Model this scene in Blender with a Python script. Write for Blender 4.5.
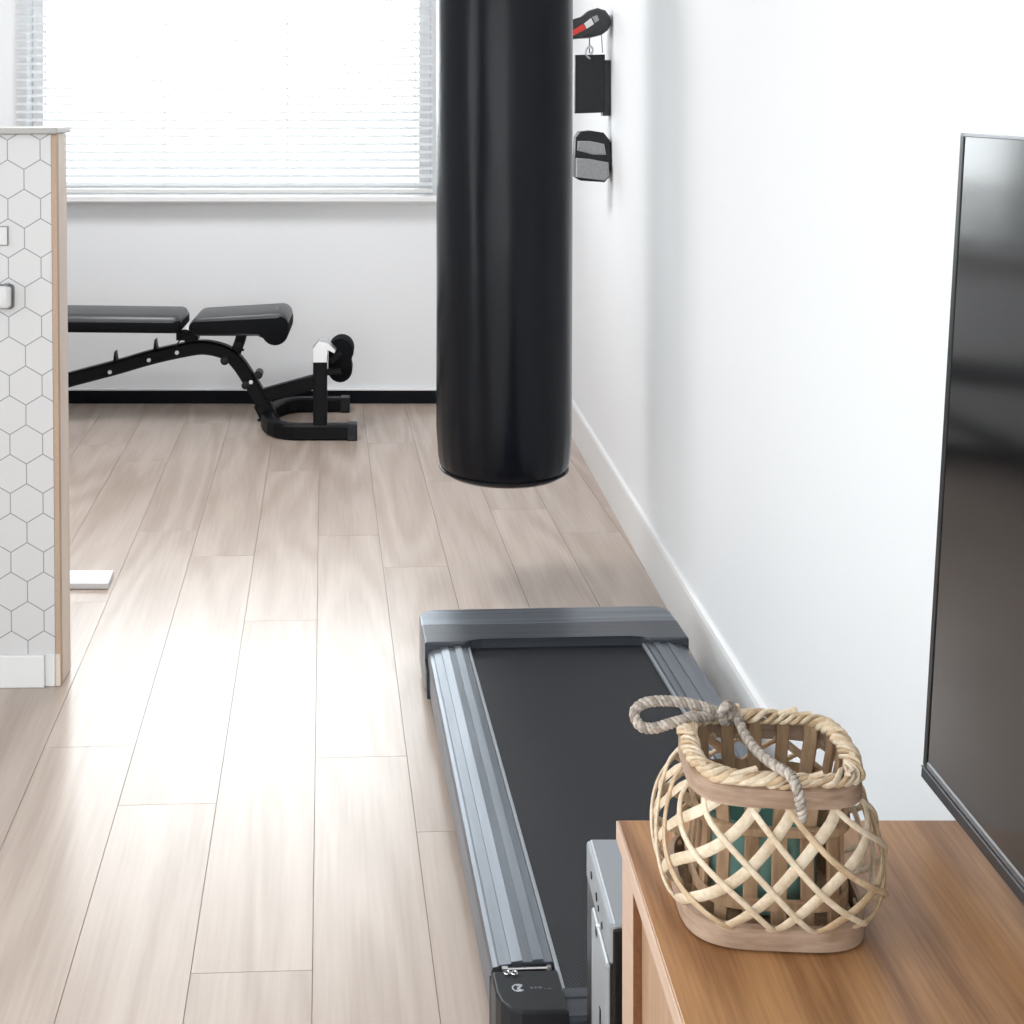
import bpy, bmesh, math, random
from mathutils import Vector, Matrix
random.seed(7)
for o in list(bpy.data.objects): bpy.data.objects.remove(o)
S = bpy.context.scene
C = S.collection

# ---------------------------------------------------------------- camera, sky, light, exposure
F = 1350.0; VX = 385.0; VY = 100.0; EYE = 1.32       # focal length in pixels (1024 frame), level axis, eye height
cam = bpy.data.cameras.new('camera'); co = bpy.data.objects.new('camera', cam); C.objects.link(co)
co.location = (0, 0, EYE); co.rotation_euler = (math.pi/2, 0, 0)
cam.sensor_width = 36; cam.lens = F/1024*36
cam.shift_x = (512-VX)/1024; cam.shift_y = -(512-VY)/1024
cam.clip_start = 0.02; cam.clip_end = 200
S.camera = co
SKY_REAR, SKY_FAR = 6.0, 12.5
w = bpy.data.worlds.new('overcast_sky'); S.world = w; w.use_nodes = True
bg = w.node_tree.nodes['Background']; bg.inputs[0].default_value = (0.945, 0.975, 1.0, 1)
# hazy bright sky, brightest on the sun's side beyond the far window (+y)
_g = w.node_tree.nodes.new('ShaderNodeTexCoord'); _s = w.node_tree.nodes.new('ShaderNodeSeparateXYZ'); _m = w.node_tree.nodes.new('ShaderNodeMapRange')
w.node_tree.links.new(_g.outputs['Generated'], _s.inputs[0]); w.node_tree.links.new(_s.outputs[1], _m.inputs[0])
for _i, _v in ((1, -.15), (2, .95), (3, SKY_REAR), (4, SKY_FAR)): _m.inputs[_i].default_value = _v
w.node_tree.links.new(_m.outputs[0], bg.inputs[1])
def portal(name, loc, rot, sx, sy):
    l = bpy.data.lights.new(name, 'AREA'); l.shape = 'RECTANGLE'; l.size = sx; l.size_y = sy
    l.cycles.is_portal = True
    o = bpy.data.objects.new(name, l); o.location = loc; o.rotation_euler = rot; C.objects.link(o)
    return o
XR = 0.745; YB = 5.88; XL = -3.6; YF = -3.2; ZC = 2.6   # room: right wall, far wall, left wall, wall behind, ceiling
portal('daylight_far', (-0.68, YB+0.13, 1.62), (-math.pi/2, 0, 0), 1.75, 1.42)
portal('daylight_rear', (-1.35, YF-0.10, 1.30), (math.pi/2, 0, 0), 3.9, 2.3)
portal('daylight_left', (XL-0.10, -.2, 1.30), (0, -math.pi/2, 0), 2.3, 4.4)  # this and the rear portal serve the added, unseen windows
S.view_settings.view_transform = 'Standard'; S.view_settings.look = 'None'
S.view_settings.gamma = 1.0; S.view_settings.use_curve_mapping = False
S.view_settings.exposure = -0.30

# ---------------------------------------------------------------- helpers
def P(px, py, Y):            # point of the place at distance Y seen at this pixel of the photograph
    return Vector(((px-VX)*Y/F, Y, EYE-(py-VY)*Y/F))
def wm(o):
    m = o.matrix_basis.copy()
    while o.parent:
        o = o.parent; m = o.matrix_basis @ m
    return m
def obj(name, bm, mat, parent=None, smooth=False, local=False, origin=None):
    me = bpy.data.meshes.new(name)
    bmesh.ops.recalc_face_normals(bm, faces=bm.faces)
    if parent is not None and not local: bm.transform(wm(parent).inverted())
    if parent is None and origin is not None: bm.transform(Matrix.Translation(-Vector(origin)))
    for f in bm.faces: f.smooth = smooth
    bm.to_mesh(me); bm.free()
    if not isinstance(mat, (list, tuple)): mat = [mat]
    for m in mat: me.materials.append(m)
    o = bpy.data.objects.new(name, me); C.objects.link(o)
    if smooth:
        try: me.set_sharp_from_angle(angle=math.radians(40))
        except Exception: pass
    if parent is not None: o.parent = parent
    elif origin is not None: o.location = origin
    return o
def tag(o, label=None, cat=None, group=None, kind=None):
    if label: o['label'] = label
    if cat: o['category'] = cat
    if group: o['group'] = group
    if kind: o['kind'] = kind
    return o
def thing(name, label, cat, loc=(0,0,0), rot=(0,0,0), group=None):
    o = bpy.data.objects.new(name, None); o.empty_display_size = .05; C.objects.link(o)
    o.location = loc; o.rotation_euler = rot
    return tag(o, label, cat, group)
def B(): return bmesh.new()
def box(bm, a, b, bev=0.0, seg=2, M=None):
    a = Vector(a); b = Vector(b)
    vs = [bm.verts.new(Vector((x, y, z))) for x in (a.x, b.x) for y in (a.y, b.y) for z in (a.z, b.z)]
    idx = [(0,1,3,2),(4,6,7,5),(0,4,5,1),(2,3,7,6),(0,2,6,4),(1,5,7,3)]
    fs = [bm.faces.new([vs[i] for i in f]) for f in idx]
    if bev > 0:
        r = bmesh.ops.bevel(bm, geom=list({e for f in fs for e in f.edges}), offset=bev, segments=seg, affect='EDGES', profile=.5)
        vs = list({v for v in vs if v.is_valid} | set(r['verts']))
    if M is not None:
        vv = [v for v in vs if v.is_valid]
        bmesh.ops.transform(bm, matrix=M, verts=vv)
    return vs
def prism(bm, pts, axis, a, b, bev=0.0, seg=2):
    """extrude the closed outline pts (2D) along axis ('x','y','z') from a to b"""
    def mk(p, t):
        if axis == 'y': return Vector((p[0], t, p[1]))
        if axis == 'x': return Vector((t, p[0], p[1]))
        return Vector((p[0], p[1], t))
    A = [bm.verts.new(mk(p, a)) for p in pts]; D = [bm.verts.new(mk(p, b)) for p in pts]
    n = len(pts)
    fa = bm.faces.new(A); fb = bm.faces.new(D)
    for i in range(n): bm.faces.new([A[i], A[(i+1)%n], D[(i+1)%n], D[i]])
    if bev > 0:
        bmesh.ops.bevel(bm, geom=list(set(fa.edges)|set(fb.edges)), offset=bev, segments=seg, affect='EDGES', profile=.5)
def catmull(pts, n=8, closed=False):
    pts = [Vector(p) for p in pts]; out = []; m = len(pts)
    rng = range(m) if closed else range(m-1)
    for i in rng:
        if closed: p0,p1,p2,p3 = pts[(i-1)%m],pts[i],pts[(i+1)%m],pts[(i+2)%m]
        else: p0,p1,p2,p3 = pts[max(i-1,0)],pts[i],pts[i+1],pts[min(i+2,m-1)]
        for k in range(n):
            t = k/n
            out.append(.5*((2*p1)+(-p0+p2)*t+(2*p0-5*p1+4*p2-p3)*t*t+(-p0+3*p1-3*p2+p3)*t**3))
    if not closed: out.append(pts[-1])
    return out
def frames(pts, closed=False, up=None):
    n = len(pts); T = []
    for i in range(n):
        a = pts[(i-1)%n] if closed or i > 0 else pts[i]
        b = pts[(i+1)%n] if closed or i < n-1 else pts[i]
        T.append((b-a).normalized())
    if up is not None:
        N = []
        for i in range(n):
            u = up[i] if isinstance(up, list) else Vector(up)
            N.append((u-T[i]*u.dot(T[i])).normalized())
    else:
        u = Vector((0,0,1)) if abs(T[0].z) < .9 else Vector((1,0,0))
        nn = (u-T[0]*u.dot(T[0])).normalized(); N = [nn]
        for i in range(1, n):
            nn = (nn-T[i]*nn.dot(T[i])).normalized(); N.append(nn)
        if closed:    # spread the twist left over at the joint
            a = N[-1]-T[0]*N[-1].dot(T[0]); a.normalize()
            ang = math.atan2(T[0].dot(a.cross(N[0])), a.dot(N[0]))
            N = [Matrix.Rotation(ang*i/n, 3, T[i]) @ N[i] for i in range(n)]
    return T, N
def sweep(bm, pts, rx, ry=None, seg=8, closed=False, up=None, rect=False, taper=None):
    """rx across, ry along the normal; rect gives a rounded rectangular section"""
    ry = rx if ry is None else ry
    pts = [Vector(p) for p in pts]
    T, N = frames(pts, closed, up); rings = []
    if rect:
        c = min(rx, ry)*.3
        sec = [(rx,-ry+c),(rx,ry-c),(rx-c,ry),(-rx+c,ry),(-rx,ry-c),(-rx,-ry+c),(-rx+c,-ry),(rx-c,-ry)]
    else: sec = [(rx*math.cos(2*math.pi*k/seg), ry*math.sin(2*math.pi*k/seg)) for k in range(seg)]
    for i, p in enumerate(pts):
        Bn = T[i].cross(N[i]); s = taper(i/(len(pts)-1)) if taper else 1
        rings.append([bm.verts.new(p+Bn*x*s+N[i]*y*s) for x, y in sec])
    m = len(sec); n = len(pts)
    for i in range(n if closed else n-1):
        a = rings[i]; b = rings[(i+1)%n]
        for k in range(m): bm.faces.new([a[k], a[(k+1)%m], b[(k+1)%m], b[k]])
    if not closed: bm.faces.new(rings[0]); bm.faces.new(rings[-1])
def lathe(bm, prof, center, seg=48, axis='z', cap=True):
    """prof: list of (radius, height)"""
    c = Vector(center); rings = []
    for r, h in prof:
        ring = []
        for k in range(seg):
            a = 2*math.pi*k/seg; x = r*math.cos(a); y = r*math.sin(a)
            v = {'z': Vector((x,y,h)), 'y': Vector((x,h,y)), 'x': Vector((h,x,y))}[axis]
            ring.append(bm.verts.new(c+v))
        rings.append(ring)
    for i in range(len(rings)-1):
        for k in range(seg): bm.faces.new([rings[i][k], rings[i][(k+1)%seg], rings[i+1][(k+1)%seg], rings[i+1][k]])
    if cap: bm.faces.new(rings[0]); bm.faces.new(rings[-1])
def cyl(bm, a, b, r, seg=16): sweep(bm, [a, b], r, seg=seg)

# ---------------------------------------------------------------- materials
def mat(name, col, rough=.5, metal=0, spec=.5, coat=0, bump=None, noise=None, trans=None):
    m = bpy.data.materials.new(name); m.use_nodes = True; nt = m.node_tree; b = nt.nodes['Principled BSDF']
    b.inputs['Base Color'].default_value = (*col, 1); b.inputs['Roughness'].default_value = rough
    b.inputs['Metallic'].default_value = metal; b.inputs['Specular IOR Level'].default_value = spec
    b.inputs['Coat Weight'].default_value = coat
    tc = nt.nodes.new('ShaderNodeTexCoord')
    if noise:      # (scale vector or float, amount, detail): gentle variation of the colour
        sc, amt = noise[:2]
        n = nt.nodes.new('ShaderNodeTexNoise'); n.inputs['Scale'].default_value = 1; n.inputs['Detail'].default_value = 5
        mp = nt.nodes.new('ShaderNodeMapping'); mp.inputs['Scale'].default_value = sc if isinstance(sc, tuple) else (sc,)*3
        nt.links.new(tc.outputs['Object'], mp.inputs[0]); nt.links.new(mp.outputs[0], n.inputs['Vector'])
        mx = nt.nodes.new('ShaderNodeMix'); mx.data_type = 'RGBA'
        mr = nt.nodes.new('ShaderNodeMapRange'); mr.inputs[1].default_value = .3; mr.inputs[2].default_value = .7
        nt.links.new(n.outputs['Fac'], mr.inputs[0]); nt.links.new(mr.outputs[0], mx.inputs['Factor'])
        mx.inputs['A'].default_value = (*[c*(1-amt) for c in col], 1); mx.inputs['B'].default_value = (*[min(1, c*(1+amt)) for c in col], 1)
        nt.links.new(mx.outputs['Result'], b.inputs['Base Color'])
    if bump:       # (scale, strength, distance)
        n2 = nt.nodes.new('ShaderNodeTexNoise'); n2.inputs['Detail'].default_value = 4
        n2.inputs['Scale'].default_value = 1
        mp2 = nt.nodes.new('ShaderNodeMapping'); mp2.inputs['Scale'].default_value = bump[0] if isinstance(bump[0], tuple) else (bump[0],)*3
        nt.links.new(tc.outputs['Object'], mp2.inputs[0]); nt.links.new(mp2.outputs[0], n2.inputs['Vector'])
        bp = nt.nodes.new('ShaderNodeBump'); bp.inputs['Strength'].default_value = bump[1]; bp.inputs['Distance'].default_value = bump[2]
        nt.links.new(n2.outputs['Fac'], bp.inputs['Height']); nt.links.new(bp.outputs[0], b.inputs['Normal'])
    return m
def wood(name, dark, light, rough=.4, grain=(14, 1.2, 14), fine=(160, 6, 160), coord='Object', attr=False, contrast=(.35,.65), bump=.05, spec=.5, ringmix=.5, dist=2.2, rings=5.0, finemix=.45):
    m = bpy.data.materials.new(name); m.use_nodes = True; nt = m.node_tree; b = nt.nodes['Principled BSDF']; L = nt.links.new
    tc = nt.nodes.new('ShaderNodeTexCoord'); vec = tc.outputs[coord]
    if attr:     # each plank carries its own offset and tint
        at = nt.nodes.new('ShaderNodeAttribute'); at.attribute_name = 'plank'
        ad = nt.nodes.new('ShaderNodeVectorMath'); ad.operation = 'MULTIPLY_ADD'
        L(at.outputs['Color'], ad.inputs[0]); ad.inputs[1].default_value = (37, 53, 11); L(vec, ad.inputs[2]); vec = ad.outputs[0]
    def noi(sc, det, di=0):
        mp = nt.nodes.new('ShaderNodeMapping'); mp.inputs['Scale'].default_value = sc; L(vec, mp.inputs[0])
        n = nt.nodes.new('ShaderNodeTexNoise'); n.inputs['Scale'].default_value = 1; n.inputs['Detail'].default_value = det
        n.inputs['Distortion'].default_value = di; L(mp.outputs[0], n.inputs['Vector']); return n.outputs['Fac']
    g = noi(grain, 3, .6); f = noi(fine, 4)
    # growth rings: contour lines of a smooth stretched field
    r0 = noi(tuple(s*.45 for s in grain), 1.5, .3)
    mu = nt.nodes.new('ShaderNodeMath'); mu.operation = 'MULTIPLY'; mu.inputs[1].default_value = rings*6.283; L(r0, mu.inputs[0])
    ad2 = nt.nodes.new('ShaderNodeMath'); ad2.operation = 'MULTIPLY_ADD'; L(g, ad2.inputs[0]); ad2.inputs[1].default_value = dist; L(mu.outputs[0], ad2.inputs[2])
    si = nt.nodes.new('ShaderNodeMath'); si.operation = 'SINE'; L(ad2.outputs[0], si.inputs[0])
    s2 = nt.nodes.new('ShaderNodeMapRange'); s2.inputs[1].default_value = -1; s2.inputs[2].default_value = 1; L(si.outputs[0], s2.inputs[0])
    m1 = nt.nodes.new('ShaderNodeMix'); m1.data_type = 'FLOAT'; m1.inputs['Factor'].default_value = finemix; L(g, m1.inputs['A']); L(f, m1.inputs['B'])
    m2 = nt.nodes.new('ShaderNodeMix'); m2.data_type = 'FLOAT'; m2.inputs['Factor'].default_value = ringmix*.4; L(m1.outputs['Result'], m2.inputs['A']); L(s2.outputs[0], m2.inputs['B'])
    mr = nt.nodes.new('ShaderNodeMapRange'); mr.inputs[1].default_value = contrast[0]; mr.inputs[2].default_value = contrast[1]; L(m2.outputs['Result'], mr.inputs[0])
    mx = nt.nodes.new('ShaderNodeMix'); mx.data_type = 'RGBA'; L(mr.outputs[0], mx.inputs['Factor'])
    mx.inputs['A'].default_value = (*dark, 1); mx.inputs['B'].default_value = (*light, 1); out = mx.outputs['Result']
    if attr:
        sep = nt.nodes.new('ShaderNodeSeparateColor'); L(at.outputs['Color'], sep.inputs[0])
        r2 = nt.nodes.new('ShaderNodeMapRange'); r2.inputs[3].default_value = .97; r2.inputs[4].default_value = 1.03; L(sep.outputs[0], r2.inputs[0])
        sc = nt.nodes.new('ShaderNodeVectorMath'); sc.operation = 'SCALE'; L(out, sc.inputs[0]); L(r2.outputs[0], sc.inputs['Scale']); out = sc.outputs[0]
    L(out, b.inputs['Base Color']); b.inputs['Roughness'].default_value = rough; b.inputs['Specular IOR Level'].default_value = spec
    bp = nt.nodes.new('ShaderNodeBump'); bp.inputs['Strength'].default_value = bump; bp.inputs['Distance'].default_value = .002
    L(m2.outputs['Result'], bp.inputs['Height']); L(bp.outputs[0], b.inputs['Normal'])
    return m

M_wall = mat('wall_paint', (.895,.912,.935), .75, spec=.3, bump=(26, .12, .004))
M_ceil = mat('ceiling_paint', (.92,.92,.92), .8)
M_trim = mat('white_gloss_trim', (.86,.865,.87), .35)
M_blackskirt = mat('black_skirting', (.005,.006,.009), .5, spec=.12)
M_floor = wood('pale_oak_laminate', (.39,.305,.25), (.56,.465,.405), rough=.27, grain=(9, 1.0, 9), fine=(120, 5, 120), attr=True, contrast=(.2,.72), bump=.06, spec=.6, ringmix=.5, rings=8)
M_gap = mat('plank_joint', (.26,.215,.19), .8)
M_black = mat('black_powder_coat', (.005,.0055,.007), .42, spec=.14)
M_blackpl = mat('black_plastic', (.014,.016,.019), .38, spec=.3, noise=(60, .15))
M_vinyl = mat('black_vinyl', (.003,.004,.007), .25, spec=.22, bump=((7, 7, 3.5), .22, .012))
M_pad = mat('pad_leatherette', (.034,.037,.043), .40, spec=.9, bump=(180, .08, .001))
M_foam = mat('black_foam', (.006,.0065,.008), .8, spec=.12)
M_steel = mat('bright_steel', (.75,.75,.76), .22, metal=1)
M_chrome = mat('satin_zinc', (.72,.73,.75), .35, metal=1)
M_alu = mat('brushed_aluminium', (.21,.23,.26), .40, metal=.8, noise=((40, 3, 40), .12))
M_rail = mat('dark_brushed_cover', (.17,.19,.22), .30, metal=.6, noise=((2, 60, 60), .35))
M_cover2 = mat('dark_grey_cover', (.065,.072,.085), .33, metal=.3, noise=((2, 60, 60), .2))
M_line = mat('grey_print', (.45,.48,.52), .5)
M_case_grey = mat('grey_case_metal', (.33,.355,.385), .45, metal=.3)
M_case_silver = mat('silver_case_panel', (.38,.40,.42), .38, metal=.3)
M_case_black = mat('black_case_metal', (.006,.006,.007), .35)
M_bezel = mat('gunmetal_bezel', (.06,.063,.07), .28, metal=.7)
M_bezelbright = mat('polished_bezel', (.30,.31,.33), .38, metal=1)
M_screen = mat('screen_glass', (.004,.0042,.005), .10, spec=.85, coat=0)
M_rattan = wood('peeled_rattan', (.63,.48,.32), (.86,.74,.58), rough=.5, grain=(30, 30, 30), fine=(200,200,200), ringmix=.1)
M_rattan2 = wood('tan_rattan', (.50,.34,.20), (.71,.54,.36), rough=.5, grain=(35, 35, 35), fine=(200,200,200), ringmix=.1)
M_hoop = wood('greyed_bent_wood', (.33,.215,.145), (.50,.355,.265), rough=.55, grain=(20, 20, 90), fine=(60, 60, 300), ringmix=.2)
M_slat = wood('brown_chestnut_slat', (.33,.20,.115), (.52,.35,.215), rough=.6, grain=(60, 60, 12), fine=(300,300,40), ringmix=.2)
M_rope = mat('grey_jute_rope', (.50,.44,.385), .85, noise=(220, .35), bump=(500, .4, .001))
M_ropedark = mat('dark_jute_strand', (.33,.275,.235), .85, noise=(220, .3))
M_cab = wood('warm_oak_veneer', (.22,.092,.034), (.53,.28,.122), rough=.34, grain=(13, 1.5, 13), fine=(240, 11, 240), contrast=(.28,.72), ringmix=.6, rings=8, bump=.1, finemix=.6)
M_cabedge = wood('pale_oak_edge', (.55,.36,.25), (.68,.48,.36), rough=.4, grain=(10, 2, 10), ringmix=.2)
M_cabdoor = wood('oak_door_veneer', (.40,.23,.13), (.56,.36,.23), rough=.4, grain=(10, 10, 1.5), fine=(120,120,8), ringmix=.3)
M_cabin = wood('shaded_oak_recess', (.17,.065,.025), (.28,.12,.05), rough=.5, grain=(10, 10, 1.5))  # recess oak; its dark tone also paints the gap shade
M_pine = wood('pale_pine', (.74,.61,.52), (.85,.74,.65), rough=.5, grain=(12, 12, 1.2), fine=(120,120,6), ringmix=.35)
M_pineshade = wood('shaded_pine', (.47,.33,.235), (.57,.42,.31), rough=.5, grain=(12, 12, 1.2), ringmix=.3)  # pine darkened as if less lit than the end board
M_slab = mat('grey_worktop', (.46,.45,.44), .4)
M_whiteplastic = mat('white_plastic', (.74,.74,.745), .35)
M_greyline = mat('grey_socket_rim', (.28,.28,.29), .5)
M_red = mat('red_fabric', (.75,.05,.04), .5)
M_white = mat('white_fabric', (.82,.82,.83), .6)
M_greypad = mat('grey_pad_fabric', (.36,.37,.38), .7, noise=(120, .12))
M_glovedark = mat('charcoal_leather', (.03,.032,.036), .45, bump=(60, .2, .003))
M_board = mat('white_board', (.84,.84,.85), .4)

def glassmat(name, col, fac, rough=.02):
    m = bpy.data.materials.new(name); m.use_nodes = True; nt = m.node_tree; nt.nodes.clear(); L = nt.links.new
    o = nt.nodes.new('ShaderNodeOutputMaterial'); t = nt.nodes.new('ShaderNodeBsdfTransparent'); g = nt.nodes.new('ShaderNodeBsdfGlossy')
    t.inputs[0].default_value = (*col, 1); g.inputs['Roughness'].default_value = rough
    fr = nt.nodes.new('ShaderNodeFresnel'); fr.inputs[0].default_value = fac
    mx = nt.nodes.new('ShaderNodeMixShader'); L(fr.outputs[0], mx.inputs[0]); L(t.outputs[0], mx.inputs[1]); L(g.outputs[0], mx.inputs[2]); L(mx.outputs[0], o.inputs[0])
    return m
M_pane = glassmat('window_glass', (.97,.985,.98), 1.45)
def teal():
    m = bpy.data.materials.new('teal_glass'); m.use_nodes = True; nt = m.node_tree; nt.nodes.clear(); L = nt.links.new
    o = nt.nodes.new('ShaderNodeOutputMaterial')
    t = nt.nodes.new('ShaderNodeBsdfTransparent'); t.inputs[0].default_value = (.36,.60,.55,1)
    g = nt.nodes.new('ShaderNodeBsdfPrincipled'); g.inputs['Base Color'].default_value = (.27,.50,.455,1); g.inputs['Roughness'].default_value = .12
    mx = nt.nodes.new('ShaderNodeMixShader'); mx.inputs[0].default_value = .85
    L(t.outputs[0], mx.inputs[1]); L(g.outputs[0], mx.inputs[2]); L(mx.outputs[0], o.inputs[0]); return m
M_teal = teal()
def slatmat():
    m = bpy.data.materials.new('white_blind_slat'); m.use_nodes = True; nt = m.node_tree; nt.nodes.clear(); L = nt.links.new
    o = nt.nodes.new('ShaderNodeOutputMaterial'); d = nt.nodes.new('ShaderNodeBsdfDiffuse'); d.inputs[0].default_value = (.86,.87,.88,1)
    t = nt.nodes.new('ShaderNodeBsdfTranslucent'); t.inputs[0].default_value = (.86,.88,.9,1)
    mx = nt.nodes.new('ShaderNodeMixShader'); mx.inputs[0].default_value = .32
    L(d.outputs[0], mx.inputs[1]); L(t.outputs[0], mx.inputs[2]); L(mx.outputs[0], o.inputs[0]); return m
M_blind = slatmat()
def hexmat():
    """white hexagon tiles with grey grout, laid in the tile panel's own x/z plane"""
    m = bpy.data.materials.new('white_hexagon_tile'); m.use_nodes = True; nt = m.node_tree; b = nt.nodes['Principled BSDF']; L = nt.links.new
    tc = nt.nodes.new('ShaderNodeTexCoord'); sp = nt.nodes.new('ShaderNodeSeparateXYZ'); L(tc.outputs['Object'], sp.inputs[0])
    W = 32.7*3.04/F; ROW = 29.45*3.04/F
    def ma(op, a, bb=None, c=None):
        n = nt.nodes.new('ShaderNodeMath'); n.operation = op
        for i, v in enumerate((a, bb, c)):
            if v is None: continue
            if isinstance(v, (int, float)): n.inputs[i].default_value = v
            else: L(v, n.inputs[i])
        return n.outputs[0]
    q = P(24.5, 238, 3.04)          # middle of one upright grout line
    u = ma('DIVIDE', ma('SUBTRACT', sp.outputs[0], q.x+XO+.0085*q.z), W); v = ma('MULTIPLY', ma('DIVIDE', ma('SUBTRACT', sp.outputs[2], q.z), ROW), .8660254)
    def cell(uo, vo):
        uu = ma('SUBTRACT', ma('FLOORED_MODULO', ma('ADD', u, uo+50), 1.0), .5)
        vv = ma('SUBTRACT', ma('FLOORED_MODULO', ma('ADD', v, vo+50*1.7320508), 1.7320508), .8660254)
        au = ma('ABSOLUTE', uu); av = ma('ABSOLUTE', vv)
        return ma('MAXIMUM', au, ma('ADD', ma('MULTIPLY', au, .5), ma('MULTIPLY', av, .8660254)))
    d = ma('MINIMUM', cell(0, .8660254), cell(.5, 0))
    e = ma('SUBTRACT', .5, d)
    g = nt.nodes.new('ShaderNodeMapRange'); g.inputs[1].default_value = .010; g.inputs[2].default_value = .020; L(e, g.inputs[0])
    mx = nt.nodes.new('ShaderNodeMix'); mx.data_type = 'RGBA'; L(g.outputs[0], mx.inputs['Factor'])
    mx.inputs['A'].default_value = (.30,.30,.31,1); mx.inputs['B'].default_value = (.70,.692,.70,1)
    L(mx.outputs['Result'], b.inputs['Base Color']); b.inputs['Roughness'].default_value = .4
    bp = nt.nodes.new('ShaderNodeBump'); bp.inputs['Strength'].default_value = .3; bp.inputs['Distance'].default_value = .001
    L(g.outputs[0], bp.inputs['Height']); L(bp.outputs[0], b.inputs['Normal']); return m
def beltmat():
    m = mat('woven_rubber_belt', (.02,.022,.026), .48, spec=.22); nt = m.node_tree; b = nt.nodes['Principled BSDF']; L = nt.links.new
    tc = nt.nodes.new('ShaderNodeTexCoord')
    def wv(rot):
        mp = nt.nodes.new('ShaderNodeMapping'); mp.inputs['Rotation'].default_value = (0,0,rot); L(tc.outputs['Object'], mp.inputs[0])
        n = nt.nodes.new('ShaderNodeTexWave'); n.inputs['Scale'].default_value = 72; n.bands_direction = 'X'; L(mp.outputs[0], n.inputs['Vector']); return n.outputs['Fac']
    mu = nt.nodes.new('ShaderNodeMath'); mu.operation = 'MULTIPLY'; L(wv(.75), mu.inputs[0]); L(wv(-.75), mu.inputs[1])
    mx = nt.nodes.new('ShaderNodeMix'); mx.data_type = 'RGBA'; L(mu.outputs[0], mx.inputs['Factor'])
    mx.inputs['A'].default_value = (.012,.013,.016,1); mx.inputs['B'].default_value = (.042,.046,.053,1); L(mx.outputs['Result'], b.inputs['Base Color'])
    bp = nt.nodes.new('ShaderNodeBump'); bp.inputs['Strength'].default_value = .35; bp.inputs['Distance'].default_value = .001
    L(mu.outputs[0], bp.inputs['Height']); L(bp.outputs[0], b.inputs['Normal']); return m
M_belt = beltmat()

# ---------------------------------------------------------------- the room
ANG = 0.0452          # the planks and the treadmill run at a slight angle to the right wall
def make_floor():
    """laminate planks on a dark underlay; the floor's own y axis runs along the planks"""
    bm = B(); lay = bm.loops.layers.color.new('plank')
    box(bm, (-5.2, -4.2, -.06), (1.9, 7.4, -.0025))
    nb = len(bm.faces)
    Wd = .184; gap = .0006; x0 = -.4725 + .0452*1.929     # a joint line in floor axes
    R = Matrix.Rotation(-ANG, 3, 'Z')
    joints = {-1: 2.78, 0: 2.546, 1: 2.051, 2: 2.712, 3: 2.429, -2: 2.2, 4: 1.9, 5: 2.95}
    Lg = 1.38; rnd = random.Random(3)
    for k in range(-26, 11):
        xa = x0+k*Wd; xb = xa+Wd; j = joints.get(k, rnd.uniform(0, Lg))
        y = j - Lg*6
        while y < 7.4:
            a = max(y, -4.2); b_ = min(y+Lg, 7.4)
            if b_ > a:
                n0 = len(bm.faces)
                bm.verts.ensure_lookup_table()
                vs = [bm.verts.new((px, py, pz)) for pz in (-.004, 0) for px, py in ((xa+gap, a+gap), (xb-gap, a+gap), (xb-gap, b_-gap), (xa+gap, b_-gap))]
                fs = [bm.faces.new(vs[4:8])] + [bm.faces.new([vs[i], vs[(i+1)%4], vs[4+(i+1)%4], vs[4+i]]) for i in range(4)]
                c = (rnd.random(), rnd.random(), rnd.random(), 1)
                for f in fs:
                    f.material_index = 1
                    for l in f.loops: l[lay] = c
            y += Lg
    me = bpy.data.meshes.new('floor'); bm.to_mesh(me); bm.free()
    me.materials.append(M_gap); me.materials.append(M_floor)
    o = bpy.data.objects.new('floor', me); o.rotation_euler = (0, 0, ANG); C.objects.link(o)
    tag(o, kind='structure'); return o
make_floor()
def struct(name, bm, m, parent=None, **k):
    o = obj(name, bm, m, parent, **k)
    if parent is None: o['kind'] = 'structure'
    return o
bm = B(); box(bm, (XL-.2, YF-.2, ZC), (XR+.2, YB+.2, ZC+.1)); struct('ceiling', bm, M_ceil)
bm = B(); box(bm, (XR, YF-.2, -.06), (XR+.2, YB+.2, ZC)); struct('wall_right', bm, M_wall)
# far wall with the window opening
WX0, WX1, WZ0, WZ1 = -1.56, .20, .905, 2.33
bm = B()
box(bm, (XL-.2, YB, -.06), (WX0, YB+.2, ZC)); box(bm, (WX1, YB, -.06), (XR, YB+.2, ZC))
box(bm, (WX0, YB, -.06), (WX1, YB+.2, WZ0)); box(bm, (WX0, YB, WZ1), (WX1, YB+.2, ZC)); struct('wall_far', bm, M_wall)
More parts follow.
